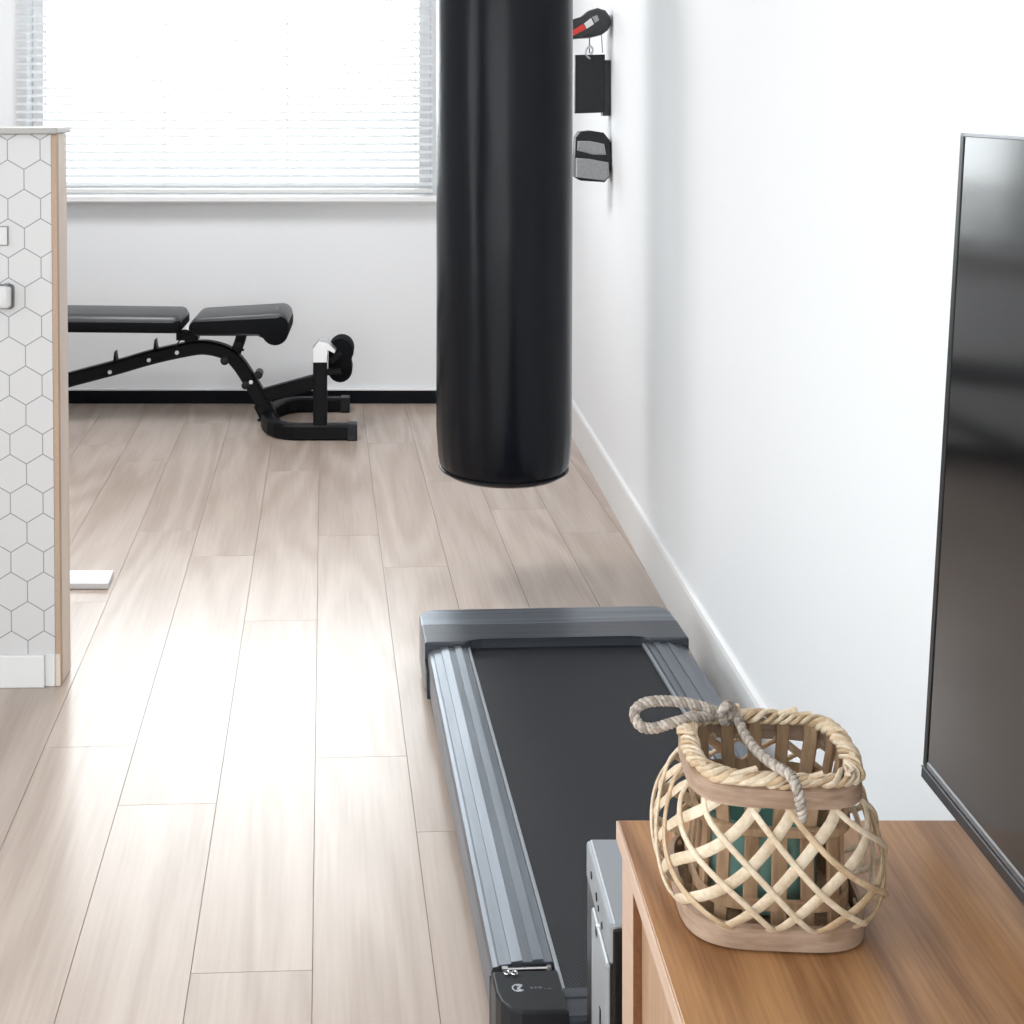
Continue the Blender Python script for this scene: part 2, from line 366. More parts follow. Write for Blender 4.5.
# rear wall and left wall, each with a wide unseen window added to light the room
RX0, RX1, RZ0, RZ1 = -3.3, .6, .15, 2.45
bm = B()
box(bm, (XL-.2, YF-.2, -.06), (RX0, YF, ZC)); box(bm, (RX1, YF-.2, -.06), (XR, YF, ZC))
box(bm, (RX0, YF-.2, -.06), (RX1, YF, RZ0)); box(bm, (RX0, YF-.2, RZ1), (RX1, YF, ZC)); struct('wall_rear', bm, M_wall)
LY0, LY1 = -2.4, 2.0
bm = B()
box(bm, (XL-.2, YF, -.06), (XL, LY0, ZC)); box(bm, (XL-.2, LY1, -.06), (XL, YB, ZC))
box(bm, (XL-.2, LY0, -.06), (XL, LY1, RZ0)); box(bm, (XL-.2, LY0, RZ1), (XL, LY1, ZC)); struct('wall_left', bm, M_wall)
def window(name, axis, a0, a1, z0, z1, d, n):
    fr = B(); t = .05; e = .03
    def bx(bm, p0, p1, q0, q1, dd):
        if axis == 'y': box(bm, (p0, d-dd, q0), (p1, d+dd, q1), .004)
        else: box(bm, (d-dd, p0, q0), (d+dd, p1, q1), .004)
    bx(fr, a0, a1, z0, z0+t, e); bx(fr, a0, a1, z1-t, z1, e)
    for i in range(n+1):
        c = a0+(a1-a0-t)*i/n; bx(fr, c+.0005, c+t-.0005, z0+.0005, z1-.0005, e+.003)
    o = struct(name, fr, M_trim)
    for i in range(n):
        g = B(); w_ = (a1-a0-t)/n; bx(g, a0+t+w_*i, a0+w_*(i+1), z0+t, z1-t, .004); obj('window_pane', g, M_pane, o)
    return o
window('window_1', 'y', WX0, WX1, WZ0, WZ1, YB+.12, 1)
window('added_window_rear', 'y', RX0, RX1, RZ0, RZ1, YF-.1, 3)
window('added_window_left', 'x', LY0, LY1, RZ0, RZ1, XL-.1, 3)
# window sill of the far window
bm = B(); box(bm, (-1.72, YB-.09, .882), (.245, YB+.084, .9065), .004); box(bm, (-1.70, YB-.03, .868), (.235, YB, .882), .002)
tag(obj('window_sill', bm, M_trim), kind='structure')
# skirtings
bm = B()
prism(bm, [(XR, 0), (XR-.013, 0), (XR-.013, .122), (XR-.010, .131), (XR-.004, .134), (XR, .134)], 'y', YF, YB-.002, 0)
struct('baseboard_right', bm, M_trim)
bm = B(); box(bm, (XL, YB-.012, 0), (XR-.014, YB, .056), .002); struct('baseboard_far', bm, M_blackskirt)
bm = B(); box(bm, (XL, YB-.016, .057), (XR-.014, YB, .065), .002); struct('trim_1', bm, M_trim)

# ceiling lamps added above the picture to brighten the room; none is seen
for lx, ly, lab, pw in ((-.9, 4.15, 'added unseen ceiling lamp brightening the far end of the room', 50), (-1.2, 1.2, 'added unseen ceiling lamp brightening the rear end of the room', 12)):
    t = thing('added_ceiling_lamp', lab, 'lamp', (lx, ly, ZC), group=None)
    bm = B(); box(bm, (lx-.45, ly-.45, ZC-.05), (lx+.45, ly+.45, ZC), .006); obj('housing', bm, M_whiteplastic, t)
    l = bpy.data.lights.new('added_fill_light', 'AREA'); l.shape = 'SQUARE'; l.size = .82; l.energy = pw
    lo = bpy.data.objects.new('added_fill_light', l); lo.location = (0, 0, -.056); lo.parent = t; C.objects.link(lo)

# ---------------------------------------------------------------- venetian blind
t = thing('venetian_blind', 'white venetian blind hanging over the bright window above the white sill', 'blind', ((WX0+WX1)/2, YB-.06, .93))
bx0, bx1, by = -1.590, .205, YB-.055
bm = B(); z = .958; tilt = .35; hw = .0165
while z < 2.40:
    n = 5; top = []
    for i in range(n+1):
        s = -hw+2*hw*i/n; cr = .003*(1-(s/hw)**2)
        top.append((by+s*math.cos(tilt)-cr*math.sin(tilt)*1, z-s*math.sin(tilt)*(-1)+cr*math.cos(tilt)))
    a = [bm.verts.new((bx0, p[0], p[1])) for p in top]; b_ = [bm.verts.new((bx1, p[0], p[1])) for p in top]
    a2 = [bm.verts.new((bx0, p[0], p[1]-.0007)) for p in top]; b2 = [bm.verts.new((bx1, p[0], p[1]-.0007)) for p in top]
    for i in range(n):
        bm.faces.new([a[i], a[i+1], b_[i+1], b_[i]]); bm.faces.new([a2[i], b2[i], b2[i+1], a2[i+1]])
    bm.faces.new([a[0], b_[0], b2[0], a2[0]]); bm.faces.new([a[n], a2[n], b2[n], b_[n]])
    z += .0345
obj('slats', bm, M_blind, t, smooth=True)
bm = B(); box(bm, (bx0, by-.013, .918), (bx1, by+.013, .938), .004); obj('bottom_rail', bm, M_whiteplastic, t)
bm = B(); box(bm, (bx0, by-.02, 2.40), (bx1, by+.02, 2.44), .003); obj('head_rail', bm, M_whiteplastic, t)
for x in (-1.50, -.95, -.42, .13):
    bm = B(); cyl(bm, (x, by-.019, .93), (x, by-.019, 2.41), .0009, 6); cyl(bm, (x, by+.019, .93), (x, by+.019, 2.41), .0009, 6)
    obj('ladder_cord', bm, M_whiteplastic, t)

# ---------------------------------------------------------------- building outside the far window
t = thing('apartment_building', 'pale building with rows of windows faintly seen through the blind', 'building', (-2, 15, -4))
M_fac = mat('pale_facade', (.72,.72,.71), .8, noise=(1.5, .05)); M_facwin = mat('facade_window', (.45,.47,.5), .3)
bm = B(); box(bm, (-9, 15, -6), (6, 19, .75)); obj('facade', bm, M_fac, t)
bm = B(); prism(bm, [(14.7, .75), (19.3, .75), (17, 1.15)], 'x', -9.2, 6.2); obj('roof', bm, M_slab, t)
for i in range(9):
    for r_ in range(2):
        x = -7.6+i*1.55; z0 = -3.0+r_*2.1
        bm = B(); box(bm, (x-.05, 14.94, z0-.05), (x+.75, 15.02, z0+1.05)); f = obj('window_frame', bm, M_whiteplastic, t)
        bm = B(); box(bm, (x, 14.90, z0), (x+.7, 14.96, z0+1)); obj('window_glass', bm, M_facwin, f)

# ---------------------------------------------------------------- tiled half wall on the left
IY = 3.04
XO = .0
base = P(55.3, 687, IY)
LEAN = -.0085
t = thing('tiled_partition', 'half height partition clad in white hexagon tiles with pine end board', 'partition', (base.x, IY, 0), (0, LEAN, 0))
XO = -base.x     # tile coordinates are measured from the partition's foot
M_hex = hexmat()
bm = B(); box(bm, (-1.7, 0, .001), (0, .09, 1.243)); obj('tile_panel', bm, M_hex, t, local=True)
bm = B(); box(bm, (0, .001, .001), (.0125, .018, 1.243), .001); obj('edge_strip', bm, M_pineshade, t, local=True)  # same board; duller light on its front edge is put into the colour
bm = B(); box(bm, (0.0, .018, .001), (.0135, .092, 1.243), .001); obj('end_board', bm, M_pine, t, local=True)
bm = B(); box(bm, (-1.72, -.016, 1.244), (.018, .12, 1.259), .003); obj('worktop', bm, M_slab, t, local=True)
bm = B(); box(bm, (-1.7, -.011, .001), (-.022, 0, .073), .002); obj('skirting', bm, M_trim, t, local=True)
bm = B(); box(bm, (-.0215, -.004, .001), (.0, 0, .073), .001); obj('skirting_end', bm, M_trim, t, local=True)
bm = B(); box(bm, (.0005, -.0015, .001), (.0120, .001, .073), .0005); obj('corner_block', bm, M_pine, t, local=True)
# socket and switch on the tiles
def at(px, py): v = P(px, py, IY); return v
so = thing('wall_socket', 'white rounded electrical socket on the hexagon tiles below the flat switch plate', 'socket', (at(-4, 296).x, IY-.001, at(-4, 308).z))
a, b_ = at(-20, 308.5), at(14.5, 284)
bm = B(); box(bm, (a.x, IY-.006, a.z), (b_.x, IY-.001, b_.z), .008, 4); obj('back_plate', bm, M_greyline, so)
bm = B(); box(bm, (a.x+.003, IY-.030, a.z+.003), (b_.x-.003, IY-.005, b_.z-.002), .010, 4); obj('flap', bm, M_whiteplastic, so)
bm = B(); box(bm, (at(7, 284).x, IY-.022, at(7, 284.5).z), (at(11, 284).x, IY-.010, at(9, 282).z), .001); obj('hinge', bm, M_greyline, so)
sw = thing('switch_plate', 'flat square white switch plate on the hexagon tiles above the socket', 'switch', (at(-4, 236).x, IY-.001, at(0, 245.5).z))
a, b_ = at(-12, 245.5), at(8.6, 226)
bm = B(); box(bm, (a.x, IY-.004, a.z), (b_.x, IY-.001, b_.z), .0008); obj('frame', bm, M_greyline, sw)
bm = B(); box(bm, (a.x+.0022, IY-.006, a.z+.0022), (b_.x-.0022, IY-.003, b_.z-.0022), .0008); obj('rocker', bm, M_whiteplastic, sw)
# white board lying on the floor beyond the partition
a = P(113, 590, 3.64)
bm = B()
prism(bm, [(-1.75, 3.64), (-.747, 3.64), (-.752, 3.742), (-1.75, 3.742)], 'z', .001, .017, .002)
tag(obj('floor_board', bm, M_board, origin=(-1.2, 3.72, 0)), 'flat white board lying on the floor behind the tiled partition', 'board')

# ---------------------------------------------------------------- weight bench
YBn = 5.487
t = thing('weight_bench', 'black adjustable weight bench with padded seat standing before the far wall', 'weight bench', (-.9, YBn, 0))
def Q(px, py, Y=YBn): return P(px, py, Y)
path = [Q(x, y) for x, y in ((-20,409),(20,395),(68,380),(116.6,370-3),(152.3,358.7-2),(184,349.6),(205,347),(226,352),(238.6,363),(251.3,382.3),(262.8,402.6),(270,421))]
pp = catmull(path, 6)
bm = B(); sweep(bm, pp, .028, .028, rect=True, up=(0,1,0)); fr = obj('main_frame', bm, M_black, t)
for x, y in ((110,372),(149,360),(177,352.5),(251,382)):
    bm = B(); c = Q(x, y, YBn-.029); cyl(bm, c, c+Vector((0,-.006,0)), .008, 12); obj('bolt', bm, M_chrome, fr, smooth=True)
for px, py in ((114,362),(154,350)):      # catch hooks for the backrest
    bm = B(); pts = [(-5,3),(0,1),(1,-8),(2,-9),(3.2,-1),(6,2),(2,4)]
    prism(bm, [(Q(px+x*1.1, py+y*1.1-2).x, Q(px+x*1.1, py+y*1.1-2).z) for x, y in pts], 'y', YBn-.02, YBn+.02); obj('catch_hook', bm, M_black, fr)
def pad(name, x0, x1, z_top, thick, Yc, wid, roll=None, taper=0, tiltl=0):
    """upholstered pad: closed outline in x/z, rounded, extruded across"""
    bm = B()
    box(bm, (x0, Yc-wid/2, z_top-thick), (x1, Yc+wid/2, z_top), min(thick*.42, .03), 4)
    for v in bm.verts:
        u = (v.co.x-x0)/(x1-x0)
        v.co.z += tiltl*u
        if taper and v.co.z > z_top-thick*.6: v.co.z -= taper*(1-abs(v.co.y-Yc)/(wid/2))*0
    return bm
PW = .27; Yp = YBn
zt = EYE-(304.5-100)*(Yp+PW/2)/F                         # top of pad seen at its far edge
x1 = (185-VX)*(Yp)/F
bm = pad('backrest', -1.95, x1, zt+.010, .070, Yp, PW, tiltl=-.014); bk = obj('backrest', bm, M_pad, t, smooth=True)
bm = B(); box(bm, (-1.952, Yp-PW/2-.002, zt-.066), (x1+.001, Yp+PW/2+.002, zt-.014), .016, 4)
for v in bm.verts: v.co.z -= .010*(v.co.x+1.95)/(x1+1.95)
obj('shaded_side_sleeve', bm, M_foam, bk, smooth=True)  # added sleeve; its black paints the shaded side of the backrest
bm = B(); box(bm, (-1.9, Yp-.10, zt-.076), (x1-.03, Yp+.10, zt-.063), .003); obj('backing_board', bm, M_blackpl, bk)
sx0, sx1 = (193-VX)*Yp/F, (290.5-VX)*Yp/F
bm = B()
prof = []
zf = zt-.002
def arc(cx, cz, r, a0, a1, n): return [(cx+r*math.cos(math.radians(a0+(a1-a0)*i/n)), cz+r*math.sin(math.radians(a0+(a1-a0)*i/n))) for i in range(n+1)]
prof += arc(sx0+.05, zf-.058, .05, 180, 97, 6)
prof += arc(sx1-.040, zf-.030, .040, 85, 0, 6)
prof += arc(sx1-.052, zf-.066, .052, 0, -150, 10)
prof += [(sx1-.115, zf-.070), (sx0+.02, zf-.072)]
prism(bm, prof, 'y', Yp-PW/2, Yp+PW/2, .012, 3)
se = obj('seat', bm, M_pad, t, smooth=True)
pr2 = arc(sx0+.033, zf-.056, .032, 180, 110, 4)+[(sx1-.05, zf-.014)]+arc(sx1-.040, zf-.044, .0415, 75, 0, 5)+arc(sx1-.052, zf-.066, .0535, 0, -150, 10)+[(sx1-.116, zf-.0715), (sx0+.02, zf-.0735)]
bm = B(); prism(bm, pr2, 'y', Yp-PW/2-.002, Yp+PW/2+.002, .003); obj('shaded_side_sleeve', bm, M_foam, se, smooth=True)  # black sleeve added to keep the seat's sides darker than its lit top
bm = B(); box(bm, (sx0+.02, Yp-.09, zf-.090), (sx1-.13, Yp+.09, zf-.071), .003); obj('backing_board', bm, M_blackpl, se)
# brackets under the pads
bm = B(); sweep(bm, [Q(189, 334), Q(191, 350)], .02, .017, rect=True, up=(0,1,0)); box(bm, Q(176, 332, Yp-.03), Q(200, 338, Yp+.03), .003); obj('pivot_bracket', bm, M_black, t)
bm = B(); cyl(bm, Q(190, 327, Yp-.08), Q(190, 327, Yp+.08), .014, 16); obj('pivot_pin', bm, M_chrome, t, smooth=True)
bm = B(); sweep(bm, catmull([Q(187, 333, Yp-.05), Q(180, 340, Yp-.06), Q(176, 347, Yp-.035)], 5), .003, seg=8); obj('release_lever', bm, M_black, t, smooth=True)
bm = B(); sweep(bm, [Q(243, 330), Q(240, 341), Q(236, 352)], .021, .017, rect=True, up=(0,1,0)); cyl(bm, Q(238, 346, Yp-.045), Q(238, 346, Yp+.045), .018, 16)
obj('seat_bracket', bm, M_black, t)
bm = B(); cyl(bm, Q(238, 349, Yp-.05), Q(244, 350, Yp-.05), .005, 10); obj('pull_pin', bm, M_black, t, smooth=True)
for x, y, r in ((224.5, 361, .018), (258, 375.5, .017), (245, 386, .015)):
    bm = B(); c = Q(x, y, Yp-.036); lathe(bm, [(r*.6,0),(r,.004),(r,.066),(r*.6,.07)], c, 16, 'y'); obj('knob', bm, M_blackpl, t, smooth=True)
# U shaped front base
ua = Q(263, 425); Rb = .235
ux = (264-VX)*YBn/F
cxx = ux+.14
pts = [Vector((-.112, 5.252, .031))]
pts.append(Vector((cxx+.03, 5.252, .031)))
for i in range(13):
    a = math.radians(-90-180*i/12); pts.append(Vector((cxx+.125*math.cos(a), YBn+.235*math.sin(a), .031)))
pts.append(Vector((cxx+.03, 5.722, .031))); pts.append(Vector((-.153, 5.722, .031)))
bm = B(); sweep(bm, pts, .026, .030, rect=True, up=(0,0,1)); fb = obj('front_base', bm, M_black, t)
for p in (pts[0], pts[-1]):
    bm = B(); box(bm, (p.x-.035, p.y-.029, .0), (p.x+.004, p.y+.029, .064), .004); obj('end_cap', bm, M_blackpl, fb)
# joint between the main frame and base, with adjuster pins
bm = B(); sweep(bm, [Q(262, 402), Q(272, 424)], .034, .030, rect=True, up=(0,1,0)); obj('frame_sleeve', bm, M_black, t)
for y in (413, 420):
    bm = B(); cyl(bm, Q(265, y, Yp-.02), Q(257.5, y, Yp-.02), .005, 10); obj('adjuster_pin', bm, M_black, t, smooth=True)
bm = B(); c0 = Q(261, 399); c1 = P(320, 380, 5.30); c1.y = 5.30; c1.z = Q(320, 380).z
sweep(bm, [Q(258, 397), Q(322, 379.5)], .028, .024, rect=True, up=(0,1,0)); obj('leg_arm', bm, M_black, t)
bm = B(); sweep(bm, [P(320.2, 424.5, 5.252)+Vector((0,0,-.002)), P(320.2, 358, 5.252)], .027, .022, rect=True, up=(0,1,0)); po = obj('upright_post', bm, M_black, t)
bm = B(); cyl(bm, P(320, 377, 5.252), Vector((P(320,377,5.252).x, YBn+.0, Q(320,380).z)), .018, 12); obj('cross_tube', bm, M_black, t)
bm = B(); ps = [(313.2,361),(313.2,347),(319,339.5),(328,341),(336,349),(334.5,352),(327.5,347),(327.5,361)]
prism(bm, [(P(x,y,5.252).x, P(x,y,5.252).z) for x, y in ps], 'y', 5.218, 5.286, .002); obj('steel_bracket', bm, M_chrome, t)
def roller(px, py, r, Yc, ln):
    c = P(px, py, Yc-ln/2); bm = B()
    lathe(bm, [(r*.35,0),(r*.8,0),(r*.97,.008),(r,.02),(r,ln-.02),(r*.97,ln-.008),(r*.8,ln),(r*.35,ln)], c, 28, 'y')
    o = obj('foam_roller', bm, M_foam, t, smooth=True)
    bm = B(); cyl(bm, c+Vector((0,-.012,0)), c+Vector((0,ln+.01,0)), .011, 16); obj('roller_axle', bm, M_blackpl, o, smooth=True)
roller(341, 352, .050, 5.39, .14); roller(340, 371, .048, 5.39, .14)
bm = B(); c1 = P(340.5, 351, 5.30); c2 = P(339.5, 371, 5.30)
ol = [(c1.x+.047*math.cos(math.radians(a)), c1.z+.047*math.sin(math.radians(a))) for a in range(0, 181, 15)]+[(c2.x+.045*math.cos(math.radians(a)), c2.z+.045*math.sin(math.radians(a))) for a in range(180, 361, 15)]
prism(bm, ol, 'y', 5.303, 5.318, .004); obj('roller_plate', bm, M_foam, t, smooth=True)
bm = B(); sweep(bm, [P(331, 362, 5.26), P(341, 352, 5.26)], .012, .01, rect=True, up=(0,1,0)); sweep(bm, [P(327, 372, 5.26), P(341, 371, 5.26)], .012, .01, rect=True, up=(0,1,0)); obj('roller_arm', bm, M_black, t)
# rear stand hidden behind the partition
e = pp[0]
bm = B(); sweep(bm, [(e.x, YBn-.28, .03), (e.x, YBn+.28, .03)], .03, .03, rect=True, up=(0,0,1)); sweep(bm, [e, (e.x-.02, YBn, .04)], .025, .025, rect=True, up=(0,1,0)); obj('rear_base', bm, M_black, t)
bm = B(); sweep(bm, [(-1.62, YBn, .16), (-1.60, YBn, zt-.08)], .02, .02, rect=True, up=(0,1,0)); obj('backrest_strut', bm, M_black, t)

# ---------------------------------------------------------------- punching bag
BY = 3.70; bc = P(504, 300, BY); bx = bc.x; RB = 67.8*BY/F*.997; zb = EYE-(467-100)*BY/F; ztop = 1.82
t = thing('punching_bag', 'tall black vinyl punching bag hanging in the middle of the room', 'punching bag', (bx, BY, zb))
bm = B(); seg = 96
prof = [(0.001, zb-.030), (RB*.35, zb-.029), (RB*.62, zb-.024), (RB*.83, zb-.015), (RB*.915, zb-.005), (RB*.93, zb+.002), (RB*.955, zb+.014), (RB*.975, zb+.035), (RB*.988, zb+.07)]
n = 60
for i in range(n+1):
    z = zb+.11+(ztop-zb-.14)*i/n; prof.append((RB, z))
prof += [(RB*.97, ztop-.01), (RB*.9, ztop), (.001, ztop+.002)]
lathe(bm, prof, (bx, BY, 0), seg, cap=False)
rn = random.Random(5)
for v in bm.verts:      # slack vinyl: soft lengthwise folds, tighter puckers near the bottom seam
    d = Vector((v.co.x-bx, v.co.y-BY, 0)); r = d.length
    if r < .02 or v.co.z < zb-.004: continue
    a = math.atan2(d.y, d.x); h = v.co.z-zb
    k = 1+.006*math.sin(3*a+h*1.6)+.004*math.sin(7*a-h*2.3)+.003*math.sin(13*a+h*5)*math.sin(h*3)
    k += .008*math.exp(-h/.07)*math.sin(26*a+1.5*math.sin(3*a))*min(1, max(0, h/.02))
    d *= k; v.co.x = bx+d.x; v.co.y = BY+d.y
body = obj('bag_body', bm, M_vinyl, t, smooth=True)
ring = [Vector((bx+RB*.937*math.cos(2*math.pi*k/96), BY+RB*.937*math.sin(2*math.pi*k/96), zb+.001)) for k in range(96)]
bm = B(); sweep(bm, ring, .0035, seg=8, closed=True); obj('seam_piping', bm, M_vinyl, t, smooth=True)
for k in range(4):
    a = math.pi/4+k*math.pi/2; p0 = Vector((bx+RB*.95*math.cos(a), BY+RB*.95*math.sin(a), ztop-.01)); p1 = Vector((bx, BY, ztop+.35))
    bm = B(); sweep(bm, [p0-Vector((0,0,.14)), p0, p0.lerp(p1, .5), p1], .012, .003, rect=True); obj('hanging_strap', bm, M_blackpl, t)
bm = B(); cyl(bm, (bx, BY, ztop+.33), (bx, BY, ZC-.012), .008, 12); lathe(bm, [(.05, ZC-.012), (.05, ZC)], (bx, BY, 0), 24); obj('ceiling_mount', bm, M_steel, t, smooth=True)

# ---------------------------------------------------------------- gear hanging on the right wall
WY = 4.45
def Wp(px, py, Y=WY): return P(px, py, Y)
def hook(px, py, label):
    p = Wp(px, py); bm = B()
    sweep(bm, catmull([(XR, WY, p.z+.012), (XR-.02, WY, p.z+.012), (p.x+.006, WY, p.z+.008), (p.x, WY, p.z-.002), (p.x-.008, WY, p.z+.006)], 5), .004, seg=10)
    lathe(bm, [(.014, -.004), (.014, 0)], (XR, WY, p.z+.012), 16, 'x')
    return tag(obj('wall_hook', bm, M_chrome, smooth=True, origin=(XR, WY, p.z)), label, 'hook')
t = thing('sparring_mitt', 'dark grey mitt with white and red bands hanging topmost beside the bag', 'mitt', tuple(Wp(590, 38)))
bm = B(); top = [(556,38),(566,31),(574,25),(581,17),(588,11),(596,8.5),(604,11),(609,18),(609.5,24),(606,31),(600,35.5),(590,38),(578,38.5),(566,40)]
prism(bm, [(Wp(x,y).x, Wp(x,y).z) for x, y in top], 'y', WY-.05, WY+.05, .02, 4); mb = obj('padded_body', bm, M_glovedark, t, smooth=True)
def patch(pts, m, nm, dy=.0525):
    bm = B(); prism(bm, [(Wp(x,y,WY-.05).x, Wp(x,y,WY-.05).z) for x, y in pts], 'y', WY-dy-.001, WY-.04, .001); return obj(nm, bm, m, t)
patch([(570,32),(583,24),(586,29),(573,36)], M_red, 'red_band'); patch([(584,23.5),(591,18),(594,24),(586.5,29)], M_white, 'white_band')
patch([(592,17),(597,15),(599,20),(595,23)], M_greypad, 'buckle', .054)
for x0_, x1_ in ((589.5, 589.5), (601.5, 602.5)):
    bm = B(); cyl(bm, Wp(x0_, 35), Wp(x1_, 53), .0016, 8); obj('lanyard', bm, M_blackpl if x0_ < 595 else M_greyline, t)
hook(606, 22, 'small metal hook fixed to the right wall behind the dark mitt')
t = thing('hanging_pad', 'flat black rectangular pad hanging from a metal clip under the mitt', 'pad', tuple(Wp(590, 114)))
bm = B(); ps = [(575,55),(604.5,54.5),(605,112.5),(574.6,113.5)]
prism(bm, [(Wp(x,y).x, Wp(x,y).z) for x, y in ps], 'y', WY-.012, WY+.012, .003); obj('pad_body', bm, M_blackpl, t)
bm = B(); sweep(bm, catmull([Wp(590,59,WY-.016), Wp(586,55,WY-.016), Wp(587,49,WY-.016), Wp(591,46.5,WY-.016), Wp(593,51,WY-.016), Wp(590.5,54,WY-.016)], 5), .0036, seg=8); obj('metal_clip', bm, M_chrome, t, smooth=True)
bm = B(); box(bm, Wp(603, 60, WY+.002), (XR-.001, WY+.05, Wp(606, 116).z), .003); obj('backing_panel', bm, M_glovedark, t)
t = thing('strapped_pad', 'black and grey strapped pad hanging lowest on the right wall', 'pad', tuple(Wp(592, 183)))
bm = B(); ps = [(575,137),(579,131.5),(590,130.5),(603,132.5),(609,140),(610.5,160),(609,176),(604,182),(580,180.5),(574,177),(574,158)]
prism(bm, [(Wp(x,y).x, Wp(x,y).z) for x, y in ps], 'y', WY-.02, WY+.04, .006, 3); obj('shell', bm, M_blackpl, t)
bm = B(); prism(bm, [(Wp(x,y,WY-.02).x, Wp(x,y,WY-.02).z) for x, y in [(577.5,141),(590,141),(604,144),(606,155),(592,154.5),(577,150.5)]], 'y', WY-.028, WY-.01, .004, 3); obj('upper_pad', bm, M_greypad, t)
bm = B(); prism(bm, [(Wp(x,y,WY-.03).x, Wp(x,y,WY-.03).z) for x, y in [(576,158),(590,159),(608,162.5),(609,176),(604,180.5),(576,177)]], 'y', WY-.042, WY-.01, .004, 3); obj('lower_pad', bm, M_greypad, t)
bm = B(); box(bm, (Wp(606,140).x, WY-.01, Wp(606,170).z), (XR-.001, WY+.03, Wp(606,142).z), .003); obj('wall_bracket', bm, M_blackpl, t)

# ---------------------------------------------------------------- treadmill
TW = .575; TL = 1.385; HT = .12
tr = thing('treadmill', 'flat black treadmill with ribbed aluminium side rails lying along the right wall', 'treadmill', (.4055, 2.484, 0), (0, 0, .0500))
def TM(name, bm, m, parent=tr, smooth=False): return obj(name, bm, m, parent, smooth=smooth, local=True)
hl = TL/2; hw_ = TW/2; RW = .092
bm = B(); box(bm, (-hw_+.012, -hl+.03, .018), (hw_-.012, hl-.02, .092), .006); TM('deck_frame', bm, M_blackpl)
bm = B(); box(bm, (-hw_+RW-.004, -hl+.055, .093), (hw_-RW+.004, hl-.06, .106), .005, 3); TM('running_belt', bm, M_belt)
def rail(s):
    x0 = -hw_; r = [(a*.94, b) for a, b in [(0,.040),(0,.103),(.003,.110),(.010,.111),(.013,.113),(.030,.1145),(.0305,.117),(.047,.119),(.0475,.1165),(.062,.1165),(.0625,.119),(.078,.120),(.0785,.116),(.092,.116),(.094,.112),(.094,.09),(.05,.09),(.02,.04)]]
    pts = [((x0+x)*s, z) for x, z in r]
    bm = B(); prism(bm, pts, 'y', -hl+.105 if s > 0 else -hl+.105, hl-.15)
    return TM('side_rail', bm, M_alu)
for s in (1, -1):
    ra = rail(s)
    bm = B(); box(bm, (min(s*(-hw_+RW-.003), s*(-hw_+RW+.003)), -hl+.045, .095), (max(s*(-hw_+RW-.003), s*(-hw_+RW+.003)), hl-.07, .1125), .001); TM('belt_guide', bm, M_case_grey)
# far cover with a light upper band, arched over the belt
def cover(y0, y1, z0, z1, m, name, arch=False, inset=0, corner=.04):
    w_ = hw_+.006-inset
    out = [(-w_, y0)]
    if arch: out += [(-hw_+RW-.012, y0), (-hw_+RW+.004, y0+.014), (-hw_+RW+.03, y0+.019), (hw_-RW-.03, y0+.019), (hw_-RW-.004, y0+.014), (hw_-RW+.012, y0)]
    out += [(w_, y0)]
    if corner: out += [(w_, y1-corner), (w_-corner*.35, y1-corner*.3), (w_-corner, y1), (-w_+corner, y1), (-w_+corner*.35, y1-corner*.3), (-w_, y1-corner)]
    else: out += [(w_, y1), (-w_, y1)]
    bm = B(); prism(bm, out, 'z', z0, z1, .004); return TM(name, bm, m)
cover(hl-.196, hl-.094, .02, .128, M_cover2, 'front_cover', arch=True, corner=0)
c = cover(hl-.095, hl, .02, .1265, M_rail, 'front_cap', corner=.035)
bm = B(); prism(bm, [(hl-.255, .03), (hl-.195, .03), (hl-.195, .09), (hl-.24, .08)], 'x', -hw_-.006, -hw_+.004, .001); TM('side_lug', bm, M_blackpl)
